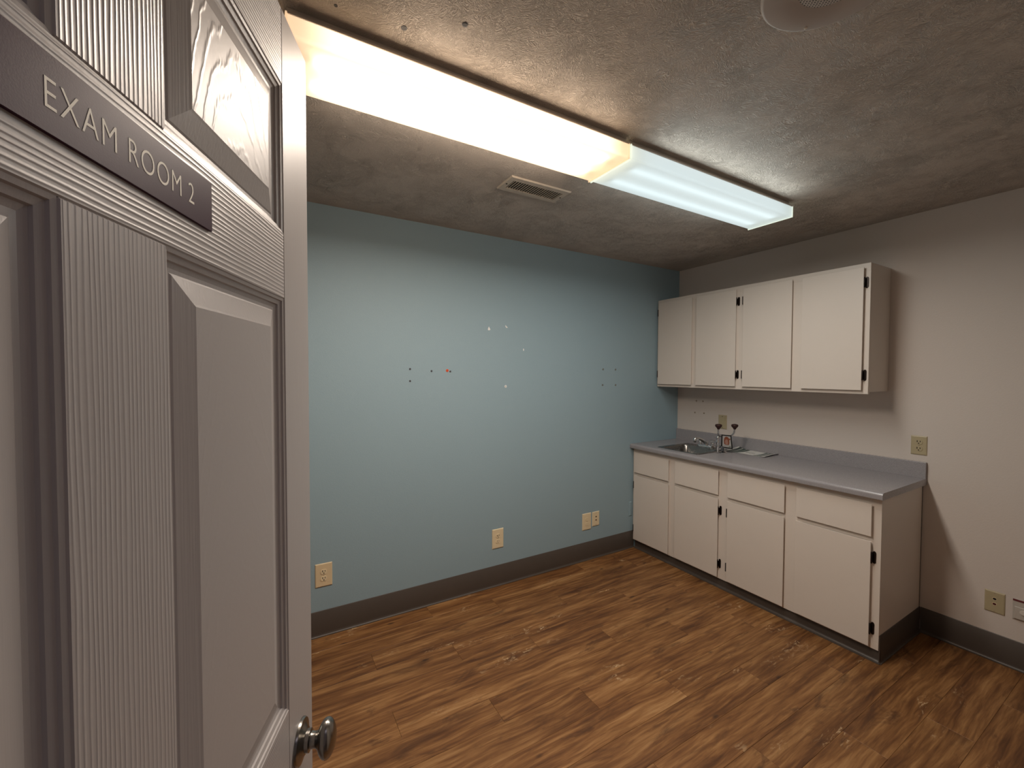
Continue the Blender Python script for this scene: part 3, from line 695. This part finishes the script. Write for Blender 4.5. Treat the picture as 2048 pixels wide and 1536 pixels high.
wob = lambda v: 0.030 * math.sin(v * PI * 1.1)
for a, b in ((0.06, 0.135), (0.160, 0.245), (0.262, 0.345), (0.745, 0.80), (0.825, 0.87), (0.895, 0.93)):
    bm = bmesh.new(); card_patch(bm, lambda v, a=a, b=b: (a + wob(v) - 0.02, b + wob(v) - 0.02), 0.0, 0.0004); o = obj('green_band', bm, M['print_green'], cdp, smooth=True); o['label'] = 'printed dark green band'
bm = bmesh.new()
for u0, u1, v0, v1 in ((0.40, 0.50, 0.38, 0.46), (0.48, 0.60, 0.50, 0.54), (0.52, 0.66, 0.30, 0.34)):
    A = [bm.verts.new(cardpt(u, v, 0.0003)) for u, v in ((u0, v0), (u1, v0), (u1, v1), (u0, v1))]; B = [bm.verts.new(cardpt(u, v, 0.0)) for u, v in ((u0, v0), (u1, v0), (u1, v1), (u0, v1))]
    for i in range(4): bm.faces.new((A[i], A[(i + 1) % 4], B[(i + 1) % 4], B[i]))
    bm.faces.new(A)
obj('card_print', bm, M['print_grey'], cdp)

# ------------------------------------------------------------------ wall plates
def plate_base(t, w_, h_, mat, th=0.0055):
    bm = bmesh.new(); A = [(-w_ / 2, -0.0003, -h_ / 2), (w_ / 2, -0.0003, -h_ / 2), (w_ / 2, -0.0003, h_ / 2), (-w_ / 2, -0.0003, h_ / 2)]
    lp = []
    for ins, y in ((0, -0.0003), (0, -0.002), (0.0016, -0.0040), (0.0050, -th)):
        lp.append([bm.verts.new((sx_ * (w_ / 2 - ins), y, sz_ * (h_ / 2 - ins))) for sx_, sz_ in ((-1, -1), (1, -1), (1, 1), (-1, 1))])
    for A, B in zip(lp, lp[1:]):
        for i in range(4): bm.faces.new((A[i], A[(i + 1) % 4], B[(i + 1) % 4], B[i]))
    bm.faces.new(lp[-1]); bm.faces.new(lp[0][::-1])
    return obj('plate', bm, mat, t)
def disc_y(bm, cx, cz, rx, rz, y0, y1, n=20, flat=0.0):
    b = bmesh.new(); q = []
    for i in range(n):
        a = 2 * PI * i / n; z = rz * math.sin(a)
        if flat: z = max(-rz * flat, min(rz * flat, z))
        q.append((cx + rx * math.cos(a), cz + z))
    A = [b.verts.new((x, y0, z)) for x, z in q]; B = [b.verts.new((x, y1, z)) for x, z in q]
    for i in range(n): b.faces.new((A[i], A[(i + 1) % n], B[(i + 1) % n], B[i]))
    b.faces.new(A[::-1]); b.faces.new(B); join(bm, b)
def duplex(t, mat, slotm, childguard=False, th=0.0055):
    for s in (1, -1):
        cz = s * 0.0195
        bm = bmesh.new(); disc_y(bm, 0, cz, 0.0170, 0.0170, -th + 0.001, -th - 0.0022, 24, 0.80); r = obj('receptacle', bm, mat, t)
        bm = bmesh.new(); y0, y1 = -th - 0.0021, -th - 0.0025
        bx(bm, -0.0086, -0.0048, y1, y0, cz - 0.001, cz + 0.0090); bx(bm, 0.0048, 0.0082, y1, y0, cz, cz + 0.0082); disc_y(bm, 0, cz - 0.0075, 0.0032, 0.0030, y0, y1, 12)
        obj('slot', bm, slotm if not (childguard and s == -1) else M['anchor_tan'], r)
    bm = bmesh.new(); disc_y(bm, 0, 0, 0.0028, 0.0028, -th, -th - 0.0008, 12); obj('screw', bm, M['anchor_tan'], t)
def jacks(t, cols, th=0.0055, r=0.0068):
    for s, c in zip((1, -1), cols):
        bm = bmesh.new(); disc_y(bm, 0, s * 0.0135 + 0.004, r + 0.0016, r + 0.0016, -th + 0.001, -th - 0.001, 20); j = obj('jack', bm, M['ivory'], t)
        bm = bmesh.new(); disc_y(bm, 0, s * 0.0135 + 0.004, r, r * 0.85, -th - 0.0009, -th - 0.0013, 20); obj('socket_hole', bm, c, j)
    for s in (1, -1):
        bm = bmesh.new(); disc_y(bm, 0, s * 0.047, 0.0028, 0.0028, -th + 0.0005, -th - 0.0008, 12); obj('screw', bm, M['anchor_tan'], t)
GP = 'wall plates'
def wplate(x, z, w_, h_, label, mat, wall='blue', cat='outlet', name='wall_outlet'):
    if wall == 'blue': t = thing(name, label, cat, (x, 0, z), 0, GP)
    else: t = thing(name, label, cat, (0, x, z), -PI / 2, GP)
    plate_base(t, w_, h_, mat); return t
t = wplate(-3.017, 0.350, 0.090, 0.133, 'almond double outlet low on the blue wall beside the open door', M['almond']); duplex(t, M['ivory'], M['slot'])
t = wplate(-1.8915, 0.336, 0.090, 0.137, 'ivory double outlet low on the blue wall, alone between door and cabinet', M['ivory']); duplex(t, M['ivory'], M['slot'], True)
t = wplate(-1.082, 0.3125, 0.090, 0.133, 'ivory outlet with covered sockets, beside the narrow two jack plate', M['ivory']); duplex(t, M['ivory'], M['almond'])
t = wplate(-0.987, 0.320, 0.074, 0.117, 'narrow ivory plate with two dark jacks low on the blue wall', M['ivory'], cat='wall plate', name='jack_plate'); jacks(t, (M['slot'], M['red_slot']))
t = thing('blank_plate', 'blank plate painted wall blue, half hidden behind the base cabinet', 'wall plate', (-0.5995, 0, 0.3375), 0, GP); plate_base(t, 0.031, 0.122, M['blue_wall'])
t = wplate(-0.447, 1.0985, 0.074, 0.116, 'dull almond blank plate on the white wall behind the eyewash', M['olive_almond'], 'right', 'wall plate', 'switch_plate')
box_obj('insert', M['olive_almond'], (-0.0165, 0.0165, -0.0068, -0.0050, -0.033, 0.033), t, 0.0008)
for s in (1, -1):
    bm = bmesh.new(); disc_y(bm, 0, s * 0.046, 0.003, 0.003, -0.005, -0.0063, 12); obj('screw', bm, M['hinge'], t)
t = wplate(-1.670, 1.0885, 0.071, 0.111, 'olive almond double outlet on the white wall above the counter end', M['olive_almond'], 'right'); duplex(t, M['olive_almond'], M['slot'])
t = wplate(-1.983, 0.311, 0.072, 0.112, 'almond plate with black and red jacks low on the white wall', M['olive_almond'], 'right', 'wall plate', 'jack_plate'); jacks(t, (M['slot'], M['red_slot']))
t = wplate(-2.080, 0.309, 0.072, 0.107, 'grey white plate with a dark red top strip, cut by the frame edge', M['grey_plate'], 'right', 'wall plate', 'control_plate')
box_obj('red_strip', M['red_strip'], (-0.035, 0.035, -0.0075, -0.004, 0.043, 0.0525), t, 0.0008)
box_obj('cover', M['grey_plate'], (-0.030, 0.034, -0.013, -0.005, -0.046, 0.018), t, 0.003)
bm = bmesh.new(); disc_y(bm, 0.006, -0.004, 0.016, 0.011, -0.012, -0.020, 22); obj('dial', bm, M['knob_white'], t)

# ------------------------------------------------------------------ anchors and filler on the walls and ceiling
def anchor(name, label, loc, rot, mat, r=0.006, group='wall anchors', hole=True, proud=0.003):
    t = thing(name, label, 'anchor', loc, 0, group); t.rotation_euler = rot
    bm = bmesh.new(); lathe(bm, [(r, 0.0002), (r * 1.02, proud * 0.6), (r * 0.8, proud), (r * 0.5, proud * 0.85)], 16); obj('collar', bm, mat, t, smooth=True)
    bm = bmesh.new(); lathe(bm, [(r * 0.5, proud * 0.5), (r * 0.46, proud * 0.88), (r * 0.1, proud * 0.80)], 12); obj('hole', bm, M['slot'] if hole else mat, t, smooth=True)
    return t
RB = (PI / 2, 0, 0); RW = (0, -PI / 2, 0); RC = (PI, 0, 0)
for x, z, l_ in ((-2.514, 1.525, 'dark screw anchor in the blue wall, upper of the pair nearest the door'), (-2.514, 1.450, 'dark screw anchor in the blue wall, lower of the pair nearest the door'),
                 (-2.375, 1.513, 'dark screw anchor in the blue wall, between the door pair and the orange one'), (-2.247, 1.511, 'dark screw anchor in the blue wall touching the orange anchor')):
    anchor('wall_anchor', l_, (x, 0, z), RB, M['anchor_dark'], 0.0062)
anchor('wall_anchor', 'orange red plastic anchor in the blue wall', (-2.268, 0, 1.517), RB, M['anchor_red'], 0.0095, proud=0.0022)
for x, z, l_ in ((-0.921, 1.534, 'upper left'), (-0.784, 1.533, 'upper right'), (-0.925, 1.406, 'lower left'), (-0.782, 1.404, 'lower right')):
    anchor('wall_anchor', l_ + ' grey green anchor of the square of four near the wall cabinet', (x, 0, z), RB, M['anchor'], 0.0085)
anchor('wall_anchor', 'white ring shaped anchor near the middle of the blue wall', (-1.831, 0, 1.407), RB, M['anchor_white'], 0.0095, proud=0.0025)
for y, z, l_ in ((-0.196, 1.259, 'upper left'), (-0.261, 1.260, 'upper right'), (-0.183, 1.1555, 'lower left'), (-0.272, 1.156, 'lower right')):
    anchor('wall_anchor', l_ + ' tan anchor of the four on the white wall above the sink', (0, y, z), RW, M['anchor_tan'], 0.007)
for x, y, r, l_ in ((-2.951, -1.422, 0.008, 'dark blue grey anchor in the ceiling, beside the warm light'), (-2.813, -1.516, 0.008, 'dark blue grey anchor in the ceiling, farther from the warm light'), (-3.121, -1.403, 0.0045, 'tiny dark hole plug in the ceiling close to the open door top')):
    anchor('ceiling_anchor', l_, (x, y, H), RC, M['anchor_dark'], r, 'ceiling anchors', proud=0.0016)
def dab(x, z, pts, label):
    bm = bmesh.new(); c0 = bm.verts.new((0, -0.0016, 0)); ring = [bm.verts.new((a, -0.0004, b)) for a, b in pts]; n = len(pts)
    for i in range(n): bm.faces.new((c0, ring[i], ring[(i + 1) % n]))
    bk_ = [bm.verts.new((a, -0.0001, b)) for a, b in pts]
    for i in range(n): bm.faces.new((ring[i], bk_[i], bk_[(i + 1) % n], ring[(i + 1) % n]))
    bm.faces.new(bk_)
    tag(obj('filler_spot', bm, M['spackle'], loc=(x, 0, z)), label, 'filler spot', 'filler spots on the blue wall')
dab(-1.963, 1.807, [(-0.009, -0.010), (0.000, -0.013), (0.009, -0.010), (0.010, -0.003), (0.004, 0.004), (0.001, 0.014), (-0.003, 0.010), (-0.007, 0.001)], 'largest white filler dab, left of the top two on the blue wall')
dab(-1.825, 1.829, [(-0.008, 0.010), (-0.009, 0.000), (-0.003, -0.009), (0.006, -0.010), (0.010, -0.006), (0.001, -0.003), (-0.004, 0.003)], 'crescent of white filler, right of the top two on the blue wall')
dab(-1.683, 1.670, [(-0.003, -0.008), (0.003, -0.008), (0.004, 0.0), (0.002, 0.008), (-0.002, 0.008), (-0.004, 0.0)], 'tiny white filler speck on the blue wall, nearest the cabinets')
